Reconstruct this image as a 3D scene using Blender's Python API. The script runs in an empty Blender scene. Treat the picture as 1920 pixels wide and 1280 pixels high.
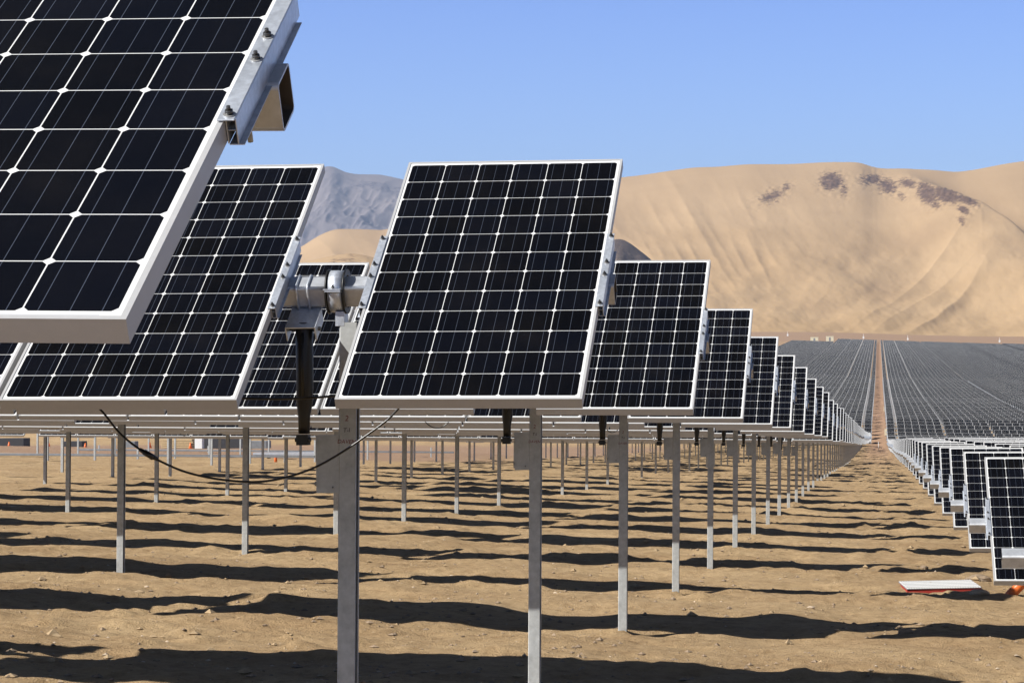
import bpy, math, random
import numpy as np
from mathutils import Matrix, Vector, Euler

# ------------------------------------------------------------------ camera
scene = bpy.context.scene
PSI, PITCH, ROLL, FPX = 0.14400, 0.01686, -0.01132, 4743.5
fwd = Vector((-math.sin(PSI)*math.cos(PITCH), math.cos(PSI)*math.cos(PITCH), math.sin(PITCH)))
rt0 = Vector((math.cos(PSI), math.sin(PSI), 0))
up0 = rt0.cross(fwd)
rt = rt0*math.cos(ROLL) + up0*math.sin(ROLL)
up = -rt0*math.sin(ROLL) + up0*math.cos(ROLL)
cam_d = bpy.data.cameras.new("camera")
cam = bpy.data.objects.new("camera", cam_d)
scene.collection.objects.link(cam)
cam.matrix_world = Matrix(((rt.x, up.x, -fwd.x, 0), (rt.y, up.y, -fwd.y, 0), (rt.z, up.z, -fwd.z, 0), (0, 0, 0, 1)))
cam_d.sensor_width = 36
cam_d.lens = FPX/1920*36
cam_d.clip_start = 0.05
cam_d.clip_end = 60000
scene.camera = cam

def ray(x, y):
    """direction of a photo pixel scaled to Y = 1 (used once, to turn a measured skyline into real heights)"""
    q = fwd*FPX + rt*(x-960) - up*(y-640)
    return q.x/q.y, q.z/q.y

# ------------------------------------------------------------------ light
SUN_DIR = Vector((-0.652, -0.400, 0.644)).normalized()
sun_el = math.asin(SUN_DIR.z)
sun_az = math.atan2(SUN_DIR.x, SUN_DIR.y)
world = bpy.data.worlds.new("World")
scene.world = world
world.use_nodes = True
nt = world.node_tree
bg = nt.nodes["Background"]
sky = nt.nodes.new("ShaderNodeTexSky")
sky.sky_type = 'NISHITA'
sky.sun_disc = False
sky.sun_elevation = sun_el
sky.sun_rotation = sun_az
sky.altitude = 600
sky.air_density = 1.0
sky.dust_density = 0.25
sky.ozone_density = 2.2
# added sky tint: brighter towards the horizon, darkened overhead to weaken shadow fill
tcw = nt.nodes.new("ShaderNodeTexCoord")
spw = nt.nodes.new("ShaderNodeSeparateXYZ"); nt.links.new(tcw.outputs["Generated"], spw.inputs[0])
rw = nt.nodes.new("ShaderNodeValToRGB")
els = rw.color_ramp.elements
els[0].position = 0.0; els[0].color = (1.96, 2.26, 2.85, 1)
els[1].position = 0.16; els[1].color = (1.14, 1.43, 2.45, 1)
e_ = els.new(0.26); e_.color = (.33, .39, .58, 1)
e_ = els.new(0.7); e_.color = (.10, .12, .18, 1)
nt.links.new(spw.outputs[2], rw.inputs[0])
mw = nt.nodes.new("ShaderNodeMix"); mw.data_type = 'RGBA'; mw.blend_type = 'MULTIPLY'; mw.inputs[0].default_value = 1
nt.links.new(sky.outputs[0], mw.inputs[6]); nt.links.new(rw.outputs[0], mw.inputs[7])
nt.links.new(mw.outputs[2], bg.inputs[0])
bg.inputs[1].default_value = 0.05
sun_d = bpy.data.lights.new("sun", 'SUN')
sun_d.energy = 5.0
sun_d.angle = math.radians(0.53)
sun_d.color = (1.0, 0.965, 0.905)
sun = bpy.data.objects.new("sun", sun_d)
scene.collection.objects.link(sun)
sun.rotation_euler = SUN_DIR.to_track_quat('Z', 'Y').to_euler()
scene.view_settings.view_transform = 'Standard'
scene.view_settings.look = 'None'
scene.view_settings.exposure = 0.64
scene.view_settings.gamma = 1.0
scene.view_settings.use_curve_mapping = False
scene.render.engine = 'CYCLES'
scene.cycles.max_bounces = 6
scene.cycles.diffuse_bounces = 1
scene.cycles.volume_bounces = 0

rnd = random.Random(7)
npr = np.random.RandomState(7)
COL = scene.collection

# ------------------------------------------------------------------ materials
def new_mat(name):
    m = bpy.data.materials.new(name)
    m.use_nodes = True
    b = m.node_tree.nodes["Principled BSDF"]
    return m, m.node_tree.nodes, m.node_tree.links, b

def math_n(N, L, op, a, b=None, c=None):
    n = N.new("ShaderNodeMath"); n.operation = op
    for i, v in enumerate((a, b, c)):
        if v is None: continue
        if isinstance(v, (int, float)): n.inputs[i].default_value = v
        else: L.new(v, n.inputs[i])
    return n.outputs[0]

def mix_col(N, L, fac, a, b):
    n = N.new("ShaderNodeMix"); n.data_type = 'RGBA'
    if isinstance(fac, (int, float)): n.inputs[0].default_value = fac
    else: L.new(fac, n.inputs[0])
    for i, v in ((6, a), (7, b)):
        if isinstance(v, tuple): n.inputs[i].default_value = (*v, 1)
        else: L.new(v, n.inputs[i])
    return n.outputs[2]

def noise(N, L, scale, detail=4, rough=.55, vec=None, dist=0):
    n = N.new("ShaderNodeTexNoise")
    n.inputs["Scale"].default_value = scale; n.inputs["Detail"].default_value = detail
    n.inputs["Roughness"].default_value = rough; n.inputs["Distortion"].default_value = dist
    if vec is not None: L.new(vec, n.inputs["Vector"])
    return n.outputs["Fac"]

def ramp(N, L, fac, stops):
    n = N.new("ShaderNodeValToRGB")
    e = n.color_ramp.elements
    while len(e) < len(stops): e.new(0.5)
    for i, (p, c) in enumerate(stops):
        e[i].position = p; e[i].color = (*c, 1) if len(c) == 3 else c
    L.new(fac, n.inputs[0])
    return n.outputs["Color"]

def simple_mat(name, col, rough=.5, metal=0, nscale=None, namp=.15, bump=0, obj_coord=True):
    m, N, L, b = new_mat(name)
    b.inputs["Roughness"].default_value = rough
    b.inputs["Metallic"].default_value = metal
    if nscale:
        tc = N.new("ShaderNodeTexCoord")
        f = noise(N, L, nscale, 5, .6, tc.outputs["Object"])
        lo = tuple(c*(1-namp) for c in col); hi = tuple(min(1, c*(1+namp)) for c in col)
        L.new(ramp(N, L, f, ((.3, lo), (.7, hi))), b.inputs["Base Color"])
        if bump:
            bn = N.new("ShaderNodeBump"); bn.inputs["Strength"].default_value = bump; bn.inputs["Distance"].default_value = .01
            L.new(f, bn.inputs["Height"]); L.new(bn.outputs[0], b.inputs["Normal"])
    else:
        b.inputs["Base Color"].default_value = (*col, 1)
    return m

# panel constants (metres)
PW, PL, PT = .992, 1.956, .045
CP, MX, MY = .1585, .0205, .027

def panel_material(name, with_frame):
    m, N, L, b = new_mat(name)
    uvn = N.new("ShaderNodeUVMap"); uvn.uv_map = "UVMap"
    sep = N.new("ShaderNodeSeparateXYZ"); L.new(uvn.outputs[0], sep.inputs[0])
    u, v = sep.outputs[0], sep.outputs[1]
    M = lambda op, a, b_=None, c=None: math_n(N, L, op, a, b_, c)
    cu = M('DIVIDE', M('SUBTRACT', u, MX), CP)
    cv = M('DIVIDE', M('SUBTRACT', v, MY), CP)
    fu, fv = M('FRACT', cu), M('FRACT', cv)
    au, av = M('ABSOLUTE', M('SUBTRACT', fu, .5)), M('ABSOLUTE', M('SUBTRACT', fv, .5))
    g = .5 - .0021/CP*.62
    cell = M('MULTIPLY', M('LESS_THAN', au, g), M('LESS_THAN', av, g))
    cell = M('MULTIPLY', cell, M('LESS_THAN', M('ADD', au, av), 1-.078))
    inside = M('MULTIPLY', M('MULTIPLY', M('GREATER_THAN', cu, 0), M('LESS_THAN', cu, 6)),
               M('MULTIPLY', M('GREATER_THAN', cv, 0), M('LESS_THAN', cv, 12)))
    cell = M('MULTIPLY', cell, inside)
    # three bus bars per cell and the collecting ribbons in both end margins
    tri = M('ABSOLUTE', M('SUBTRACT', M('FRACT', M('MULTIPLY', fu, 3)), .5))
    bus = M('LESS_THAN', tri, .0013/CP*3*.5)
    inx = M('MULTIPLY', M('GREATER_THAN', cu, 0), M('LESS_THAN', cu, 6))
    rib_y1 = M('LESS_THAN', M('ABSOLUTE', M('SUBTRACT', M('ABSOLUTE', M('SUBTRACT', v, PL/2)), PL/2-.0165)), .0022)
    seg = M('GREATER_THAN', M('ABSOLUTE', M('SUBTRACT', M('FRACT', M('DIVIDE', M('SUBTRACT', cu, .2), 2)), .5)), -1)
    rib = M('MULTIPLY', rib_y1, M('MULTIPLY', M('GREATER_THAN', cu, .17), M('LESS_THAN', cu, 5.83)))
    # colours
    wn = N.new("ShaderNodeTexWhiteNoise"); wn.noise_dimensions = '3D'
    cmb = N.new("ShaderNodeCombineXYZ")
    L.new(M('FLOOR', cu), cmb.inputs[0]); L.new(M('FLOOR', cv), cmb.inputs[1])
    oi = N.new("ShaderNodeObjectInfo"); L.new(M('MULTIPLY', oi.outputs["Random"], 97.3), cmb.inputs[2])
    L.new(cmb.outputs[0], wn.inputs[0])
    cellcol = mix_col(N, L, wn.outputs["Value"], (.0013, .0013, .0015), (.0024, .0030, .0058))
    buscol = mix_col(N, L, M('MULTIPLY', bus, .40), cellcol, (.16, .19, .26))
    # dust film on the glass
    tc = N.new("ShaderNodeTexCoord")
    d1 = noise(N, L, 3.1, 6, .62, tc.outputs["Object"])
    dust = M('MULTIPLY', M('POWER', d1, 3.0), .030)
    dusty = mix_col(N, L, dust, buscol, (.42, .34, .25))
    sheet = mix_col(N, L, M('MULTIPLY', rib, .8), (.60, .60, .60) if with_frame else (.74, .74, .73), (.46, .47, .49))
    col = mix_col(N, L, cell, sheet, dusty)
    rough = .11
    if with_frame:
        fr = M('MAXIMUM', M('GREATER_THAN', M('ABSOLUTE', M('SUBTRACT', u, PW/2)), PW/2-.011),
               M('GREATER_THAN', M('ABSOLUTE', M('SUBTRACT', v, PL/2)), PL/2-.011))
        col = mix_col(N, L, fr, col, (.38, .38, .38))
    L.new(col, b.inputs["Base Color"])
    rr = M('ADD', M('MULTIPLY', d1, .10), .03)
    L.new(rr, b.inputs["Roughness"])
    b.inputs["IOR"].default_value = 1.30
    return m

M_GLASS = panel_material("panel_glass", False)
M_PANEL = panel_material("panel_face", True)

def metal_mat(name, col, rough, metal, spangle, streak):
    m, N, L, b = new_mat(name)
    tc = N.new("ShaderNodeTexCoord")
    f1 = noise(N, L, spangle, 4, .65, tc.outputs["Object"])
    f2 = noise(N, L, 6, 5, .6, tc.outputs["Object"], .6)
    mixf = math_n(N, L, 'ADD', math_n(N, L, 'MULTIPLY', f1, .55), math_n(N, L, 'MULTIPLY', f2, .45))
    lo = tuple(c*(1-streak) for c in col); hi = tuple(min(1, c*(1+streak)) for c in col)
    L.new(ramp(N, L, mixf, ((.35, lo), (.65, hi))), b.inputs["Base Color"])
    b.inputs["Metallic"].default_value = metal
    L.new(math_n(N, L, 'ADD', math_n(N, L, 'MULTIPLY', f1, .25), rough-.12), b.inputs["Roughness"])
    bn = N.new("ShaderNodeBump"); bn.inputs["Strength"].default_value = .06; bn.inputs["Distance"].default_value = .004
    L.new(mixf, bn.inputs["Height"]); L.new(bn.outputs[0], b.inputs["Normal"])
    return m

M_FRAME = metal_mat("anodised_frame", (.44, .44, .44), .45, .05, 40, .04)
M_BACK = simple_mat("darkened_backsheet", (.03, .03, .032), .6)  # unseen panel backs, coloured black to cut light bounced into the shade
M_GALV = metal_mat("galvanised_steel", (.58, .62, .68), .40, .55, 55, .22)
M_TUBE = metal_mat("galvanised_tube", (.50, .52, .55), .44, .40, 30, .16)
M_POST = metal_mat("galvanised_post", (.41, .425, .42), .6, .05, 25, .20)
M_BLACK = simple_mat("black_plastic", (.008, .008, .008), .45)
M_CABLE = simple_mat("cable_rubber", (.012, .011, .010), .28)
M_BOLT = simple_mat("dark_bolt", (.10, .10, .10), .4, .7)
M_WASHER = simple_mat("washer_steel", (.50, .50, .49), .35, .6)
M_INK = simple_mat("red_marker", (.16, .012, .012), .8)
M_INKD = simple_mat("dark_marker", (.03, .012, .012), .8)
M_ORANGE = simple_mat("orange_plastic", (.78, .17, .035), .35, 0, 9, .1)
M_REDB = simple_mat("red_board", (.36, .035, .025), .6, 0, 30, .2)
M_STONE = simple_mat("pale_stone", (.50, .40, .29), .9, 0, 14, .2, .4)
M_STONE2 = simple_mat("brown_stone", (.27, .20, .135), .95, 0, 20, .25, .4)
M_CLOD = simple_mat("sand_clod", (.36, .26, .15), .95, 0, 20, .2, .4)
M_INNER_SHADE = simple_mat('tube_interior_shade', (.075, .06, .045), .8, 0, 12, .3)  # shade inside the tube, put into the colour of its inner faces
M_CREAM = simple_mat("cream_paint", (.66, .60, .43), .6, 0, 2, .06)
M_DARKB = simple_mat("dark_box_paint", (.035, .035, .04), .6)
M_GREYP = simple_mat("grey_paint", (.20, .21, .22), .5, 0, 3, .15)
M_WHITEP = simple_mat("white_paint", (.78, .78, .76), .5)
M_WOOD = simple_mat("pale_wood", (.48, .35, .19), .8, 0, 12, .2)

# ------------------------------------------------------------------ numpy noise
def _hash(ix, iy, seed):
    n = (ix.astype(np.int64)*374761393 + iy.astype(np.int64)*668265263 + seed*2147483647) & 0xffffffff
    n = ((n ^ (n >> 13))*1274126177) & 0xffffffff
    n = n ^ (n >> 16)
    return (n & 0xffff)/65535.0
def vnoise(x, y, seed=0):
    ix, iy = np.floor(x), np.floor(y)
    fx, fy = x-ix, y-iy
    fx = fx*fx*fx*(fx*(fx*6-15)+10); fy = fy*fy*fy*(fy*(fy*6-15)+10)
    a, b = _hash(ix, iy, seed), _hash(ix+1, iy, seed)
    c, d = _hash(ix, iy+1, seed), _hash(ix+1, iy+1, seed)
    return (a*(1-fx)+b*fx)*(1-fy) + (c*(1-fx)+d*fx)*fy - .5
def fbm(x, y, oct=4, seed=0, gain=.5):
    s, a = 0, 1.0
    for i in range(oct):
        s = s + a*vnoise(x*2**i+17.3*i, y*2**i-9.1*i, seed+i); a *= gain
    return s
def smooth(a, b, x):
    t = np.clip((x-a)/(b-a), 0, 1); return t*t*(3-2*t)

# ------------------------------------------------------------------ terrain profile
GY = [-3000, -20, 5, 10.7, 16.6, 22.5, 28.4, 34.3, 40.2, 46.1, 52, 57.9, 66.5, 84, 101, 150, 195, 260, 300, 335, 345, 356, 420, 500, 600, 710, 1000, 1420, 1900, 3000, 20000]
GZ = [-1.0, -1.75, -1.90, -1.98, -2.10, -2.235, -2.385, -2.55, -2.68, -2.81, -2.97, -3.10, -3.30, -3.58, -3.94, -5.15, -6.25, -7.45, -8.15, -8.85, -8.3, -7.15, -5.95, -4.75, -2.7, -.4, 8.3, 20.2, 34.5, 50, 60]
gy = np.array(GY); gz = np.array(GZ)
for k_, v_ in ((1000, 8.0), (1200, 13.7)): gz = np.insert(gz[gy != k_], np.searchsorted(gy[gy != k_], k_), v_); gy = np.insert(gy[gy != k_], np.searchsorted(gy[gy != k_], k_), k_)
def zc(Y):
    Y = np.asarray(Y, float)
    w = np.maximum(.6, np.minimum(np.abs(Y)*.012, 4))
    return sum(np.interp(Y+w*k, gy, gz) for k in (-2, -1, 0, 1, 2))/5 - .075
def lat(Y):
    return np.interp(Y, [0, 60, 300, 700, 1420], [.032, .040, .024, .036, .048])
def latx(X):
    return np.where(X < 0, -60*np.tanh(-X/60), 90*np.tanh(X/90))
def zbase(X, Y):
    X = np.asarray(X, float)
    return zc(Y) - lat(Y)*latx(X)
def bumps(X, Y):
    amp = .75 + .5*vnoise(X/6, Y/6, 5)
    z = .10*vnoise(X/2.6, Y/1.9, 1)*amp + .085*vnoise(X/1.05+3, Y/.9, 2)*amp + .055*vnoise(X/.5, Y/.42, 3)
    z += .075*vnoise(X/3.4+7, Y/.75, 6)*amp
    rg = smooth(-.25, .3, vnoise(X/1.7, Y/1.7, 15))
    z += (.034*vnoise(X/.2, Y/.17, 4) + .020*vnoise(X/.085, Y/.08, 8))*(.35+.9*rg)
    z += .05*np.maximum(0, vnoise(X/.33+4, Y/.3, 16)-.12)*3*smooth(-.1, .3, vnoise(X/2.4, Y/2.4, 17))
    # churned edge along the lane, under the end of the right-hand rows
    e = np.exp(-((X-.75)/.55)**2)
    z += e*(.10*np.maximum(0, vnoise(X/.6, Y/1.5, 11)+.1)+.03*vnoise(X/.16, Y/.2, 12))
    f = np.exp(-((X+.2)/.9)**2)*smooth(90, 320, Y)
    z += f*.14*vnoise(X/2.0, Y/6, 13)
    # spoil bank in front of the access road on the left
    z += .3*np.exp(-((Y-150)/9)**2)*smooth(-19, -25, X)*(1+.5*vnoise(X/9, Y/9, 21))
    # soil thrown up around the driven posts
    dy = np.mod(Y-10.69+2.952, 5.904)-2.952
    for xp in (-2.29, -8.78, -15.24, -21.70):
        r2 = ((X-xp)/.20)**2+((dy+.02)/.17)**2
        z += np.where(r2 < 12, .05*np.exp(-r2)*(.6+1.6*vnoise(X/.11, Y/.11, 18))*smooth(330, 300, Y), 0)
    return z*smooth(2600, 1800, Y)
def zground(X, Y):
    return zbase(X, Y) + bumps(np.asarray(X, float), np.asarray(Y, float))
def zg(x, y): return float(zground(np.array([x]), np.array([y]))[0])
def zb(x, y): return float(zbase(np.array([x]), np.array([y]))[0])

# ------------------------------------------------------------------ mesh helpers
def grid_mesh(name, X, Y, Z, mat, cols=None, smooth_sh=True):
    ny, nx = X.shape
    me = bpy.data.meshes.new(name)
    co = np.stack([X, Y, Z], -1).reshape(-1, 3).astype(np.float32)
    idx = np.arange(nx*ny).reshape(ny, nx)
    q = np.stack([idx[:-1, :-1], idx[:-1, 1:], idx[1:, 1:], idx[1:, :-1]], -1).reshape(-1, 4)
    me.vertices.add(len(co)); me.vertices.foreach_set("co", co.ravel())
    me.loops.add(q.size); me.loops.foreach_set("vertex_index", q.ravel().astype(np.int32))
    me.polygons.add(len(q)); me.polygons.foreach_set("loop_start", np.arange(0, q.size, 4, dtype=np.int32))
    me.polygons.foreach_set("loop_total", np.full(len(q), 4, dtype=np.int32))
    me.update(calc_edges=True)
    me.polygons.foreach_set("use_smooth", np.full(len(q), smooth_sh, dtype=bool))
    if cols is not None:
        a = me.color_attributes.new("mask", 'FLOAT_COLOR', 'POINT')
        c = np.zeros((nx*ny, 4), np.float32); c[:, 3] = 1
        for i, m in enumerate(cols): c[:, i] = m.ravel()
        a.data.foreach_set("color", c.ravel())
    me.materials.append(mat)
    return me

class MB:
    """collects shapes into one mesh; materials by slot"""
    def __init__(s): s.v = []; s.f = []; s.m = []; s.uv = []; s.mats = []
    def slot(s, mat):
        if mat not in s.mats: s.mats.append(mat)
        return s.mats.index(mat)
    def quad(s, pts, mat, uv=None):
        b = len(s.v); s.v += [tuple(p) for p in pts]
        s.f.append(tuple(range(b, b+len(pts)))); s.m.append(s.slot(mat)); s.uv.append(uv)
    def box(s, x0, x1, y0, y1, z0, z1, mat, M=None, skip=(), bev=0):
        P = [Vector((x, y, z)) for z in (z0, z1) for y in (y0, y1) for x in (x0, x1)]
        if M is not None: P = [M @ p for p in P]
        b = len(s.v); s.v += [tuple(p) for p in P]
        F = {'-z': (0, 2, 3, 1), '+z': (4, 5, 7, 6), '-y': (0, 1, 5, 4), '+y': (2, 6, 7, 3), '-x': (0, 4, 6, 2), '+x': (1, 3, 7, 5)}
        for k, f in F.items():
            if k in skip: continue
            s.f.append(tuple(b+i for i in f)); s.m.append(s.slot(mat)); s.uv.append(None)
    def prism(s, prof, a0, a1, mat, M=None, caps=True, axis='x'):
        """closed profile (list of 2d points) swept along an axis"""
        def P(a, p):
            q = Vector((a, p[0], p[1])) if axis == 'x' else (Vector((p[0], a, p[1])) if axis == 'y' else Vector((p[0], p[1], a)))
            return tuple(M @ q) if M is not None else tuple(q)
        n = len(prof); b = len(s.v)
        s.v += [P(a0, p) for p in prof] + [P(a1, p) for p in prof]
        for i in range(n):
            j = (i+1) % n
            s.f.append((b+i, b+j, b+n+j, b+n+i)); s.m.append(s.slot(mat)); s.uv.append(None)
        if caps:
            s.f.append(tuple(b+i for i in range(n))[::-1]); s.m.append(s.slot(mat)); s.uv.append(None)
            s.f.append(tuple(b+n+i for i in range(n))); s.m.append(s.slot(mat)); s.uv.append(None)
    def tube(s, pts, r, mat, n=10, caps=True):
        pts = [Vector(p) for p in pts]
        rs = r if isinstance(r, (list, tuple)) else [r]*len(pts)
        b = len(s.v); up_ = None
        for i, p in enumerate(pts):
            d = (pts[min(i+1, len(pts)-1)]-pts[max(i-1, 0)]).normalized()
            if up_ is None:
                up_ = d.orthogonal().normalized()
            up_ = (up_ - d*up_.dot(d)).normalized()
            sd = d.cross(up_)
            for k in range(n):
                a = 2*math.pi*k/n
                s.v.append(tuple(p + (up_*math.cos(a)+sd*math.sin(a))*rs[i]))
        for i in range(len(pts)-1):
            for k in range(n):
                k2 = (k+1) % n
                s.f.append((b+i*n+k, b+i*n+k2, b+(i+1)*n+k2, b+(i+1)*n+k)); s.m.append(s.slot(mat)); s.uv.append('s')
        if caps:
            s.f.append(tuple(b+k for k in range(n))[::-1]); s.m.append(s.slot(mat)); s.uv.append(None)
            e = b+(len(pts)-1)*n
            s.f.append(tuple(e+k for k in range(n))); s.m.append(s.slot(mat)); s.uv.append(None)
    def mesh(s, name):
        me = bpy.data.meshes.new(name)
        me.from_pydata(s.v, [], s.f)
        for m in s.mats: me.materials.append(m)
        uvl = me.uv_layers.new(name="UVMap")
        for p, m, uv in zip(me.polygons, s.m, s.uv):
            p.material_index = m
            p.use_smooth = (uv == 's')
            if uv == 's': pass
            elif uv is not None:
                for li, c in zip(p.loop_indices, uv): uvl.data[li].uv = c
        me.update()
        return me

def fix_normals(me):
    import bmesh
    bm = bmesh.new(); bm.from_mesh(me)
    bmesh.ops.recalc_face_normals(bm, faces=bm.faces)
    bm.to_mesh(me); bm.free()
    return me

def bevel(me, w=.002, seg=2):
    import bmesh
    bm = bmesh.new(); bm.from_mesh(me)
    bmesh.ops.remove_doubles(bm, verts=bm.verts, dist=1e-6)
    bmesh.ops.recalc_face_normals(bm, faces=bm.faces)
    es = [e for e in bm.edges if len(e.link_faces) == 2 and e.calc_face_angle(0) > .6]
    bmesh.ops.bevel(bm, geom=es, offset=w, segments=seg, profile=.5, affect='EDGES', clamp_overlap=True)
    bm.to_mesh(me); bm.free()
    return me

def obj(name, me, parent=None, M=None):
    o = bpy.data.objects.new(name, me)
    COL.objects.link(o)
    if parent is not None: o.parent = parent
    if M is not None: o.matrix_basis = M
    return o
def tag(o, label=None, cat=None, group=None, kind=None):
    if label: o["label"] = label
    if cat: o["category"] = cat
    if group: o["group"] = group
    if kind: o["kind"] = kind
    return o
def thing(name, label, cat, loc=(0, 0, 0), group=None):
    o = bpy.data.objects.new(name, None); COL.objects.link(o); o.location = loc
    o.empty_display_size = .3
    return tag(o, label, cat, group)

# ------------------------------------------------------------------ ground
def ground_material():
    m, N, L, b = new_mat("desert_sand")
    tc = N.new("ShaderNodeTexCoord"); g = tc.outputs["Object"]
    att = N.new("ShaderNodeAttribute"); att.attribute_name = "mask"
    sp = N.new("ShaderNodeSeparateColor"); L.new(att.outputs["Color"], sp.inputs[0])
    n1 = noise(N, L, .5, 6, .6, g)
    n2 = noise(N, L, 7, 8, .7, g)
    n3 = noise(N, L, 60, 4, .7, g)
    c = ramp(N, L, n1, ((.3, (.365, .248, .134)), (.7, (.490, .352, .198))))
    mod = ramp(N, L, n2, ((.30, (.68, .64, .60)), (.52, (1, .99, .98)), (.75, (1.13, 1.13, 1.15))))
    mm = N.new("ShaderNodeMix"); mm.data_type = 'RGBA'; mm.blend_type = 'MULTIPLY'; mm.inputs[0].default_value = 1
    L.new(c, mm.inputs[6]); L.new(mod, mm.inputs[7]); c = mm.outputs[2]
    # small dark and pale grains
    vor = N.new("ShaderNodeTexVoronoi"); vor.inputs["Scale"].default_value = 26
    L.new(g, vor.inputs["Vector"])
    sp2 = N.new("ShaderNodeSeparateColor"); L.new(vor.outputs["Color"], sp2.inputs[0])
    near = math_n(N, L, 'LESS_THAN', vor.outputs["Distance"], .26)
    dk = math_n(N, L, 'MULTIPLY', near, math_n(N, L, 'GREATER_THAN', sp2.outputs[0], .93))
    lt = math_n(N, L, 'MULTIPLY', near, math_n(N, L, 'LESS_THAN', sp2.outputs[1], .05))
    c = mix_col(N, L, math_n(N, L, 'MULTIPLY', dk, .55), c, (.16, .105, .065))
    c = mix_col(N, L, math_n(N, L, 'MULTIPLY', lt, .5), c, (.56, .45, .33))
    c = mix_col(N, L, math_n(N, L, 'MULTIPLY', sp.outputs[0], .85), c, mix_col(N, L, n2, (.25, .155, .115), (.34, .22, .165)))
    c = mix_col(N, L, sp.outputs[1], c, mix_col(N, L, n2, (.34, .20, .13), (.41, .26, .18)))
    L.new(c, b.inputs["Base Color"])
    b.inputs["Roughness"].default_value = .95
    b.inputs["Specular IOR Level"].default_value = .12
    h = math_n(N, L, 'ADD', math_n(N, L, 'MULTIPLY', n2, .7), math_n(N, L, 'MULTIPLY', n3, .3))
    bn = N.new("ShaderNodeBump"); bn.inputs["Strength"].default_value = .9; bn.inputs["Distance"].default_value = .07
    L.new(h, bn.inputs["Height"]); L.new(bn.outputs[0], b.inputs["Normal"])
    return m
M_SAND = ground_material()

def axis(segs):
    out = [segs[0][0]]
    for a, b_, s0, s1 in segs:
        x = a
        while x < b_-1e-6:
            t = (x-a)/(b_-a); x += s0*(s1/s0)**t if s0 > 0 else s1
            out.append(min(x, b_))
    return np.array(sorted(set(np.round(out, 4))))
xs = np.concatenate([-axis([(26, 9000, .5, 900)])[::-1], axis([(-26, -9, .26, .13), (-9, 3.2, .085, .085), (3.2, 12, .1, .5), (12, 9000, .5, 900)])])
xs = np.unique(xs)
ys = np.unique(np.concatenate([-axis([(0, 3000, 1.2, 500)])[::-1], axis([(0, 15.5, .6, .3), (15.5, 30, .06, .08), (30, 70, .09, .30), (70, 330, .32, 1.6), (330, 1500, 1.7, 12), (1500, 16000, 15, 1500)])]))
GX, GYY = np.meshgrid(xs, ys)
GZZ = zground(GX, GYY)
road = smooth(340, 420, GYY)*.4 + smooth(1400, 1440, GYY)*.3
leftred = smooth(112, 130, GYY)*smooth(-18, -24, GX)*smooth(330, 250, GYY)
road = np.clip(road*smooth(0, 1, 1+0*GX)+leftred*.8, 0, 1)*smooth(2100, 1800, GYY)
lane = smooth(110, 330, GYY)*np.exp(-((GX+.1)/1.6)**4)*smooth(1500, 1400, GYY)*.75
gm = grid_mesh("ground", GX, GYY, GZZ, M_SAND, (road, lane))
tag(obj("ground", gm), kind="structure")

# ------------------------------------------------------------------ hills
def dune_material(name, base_lo, base_hi, rock_lo, rock_hi, gscale, rocks=True):
    m, N, L, b = new_mat(name)
    tc = N.new("ShaderNodeTexCoord"); g = tc.outputs["Object"]
    att = N.new("ShaderNodeAttribute"); att.attribute_name = "mask"
    sp = N.new("ShaderNodeSeparateColor"); L.new(att.outputs["Color"], sp.inputs[0])
    n1 = noise(N, L, gscale, 6, .55, g, .4)
    n2 = noise(N, L, gscale*9, 6, .65, g)
    c = ramp(N, L, n1, ((.32, base_lo), (.68, base_hi)))
    c = mix_col(N, L, math_n(N, L, 'MULTIPLY', sp.outputs[1], .40), c, tuple(.6*a+.4*b_ for a, b_ in zip(base_lo, rock_hi)))
    n4 = noise(N, L, gscale*38, 7, .75, g, .8)
    th = math_n(N, L, 'MULTIPLY', math_n(N, L, 'SUBTRACT', math_n(N, L, 'ADD', sp.outputs[0], math_n(N, L, 'MULTIPLY', math_n(N, L, 'SUBTRACT', n4, .5), 1.9)), .42), 6)
    cl = N.new("ShaderNodeClamp"); L.new(th, cl.inputs[0])
    rc = ramp(N, L, noise(N, L, gscale*30, 5, .7, g), ((.3, rock_lo), (.75, rock_hi)))
    c = mix_col(N, L, cl.outputs[0], c, rc)
    L.new(c, b.inputs["Base Color"])
    b.inputs["Roughness"].default_value = 1
    b.inputs["Specular IOR Level"].default_value = .05
    bn = N.new("ShaderNodeBump"); bn.inputs["Strength"].default_value = .22; bn.inputs["Distance"].default_value = 5
    L.new(n2, bn.inputs["Height"]); L.new(bn.outputs[0], b.inputs["Normal"])
    return m

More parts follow.
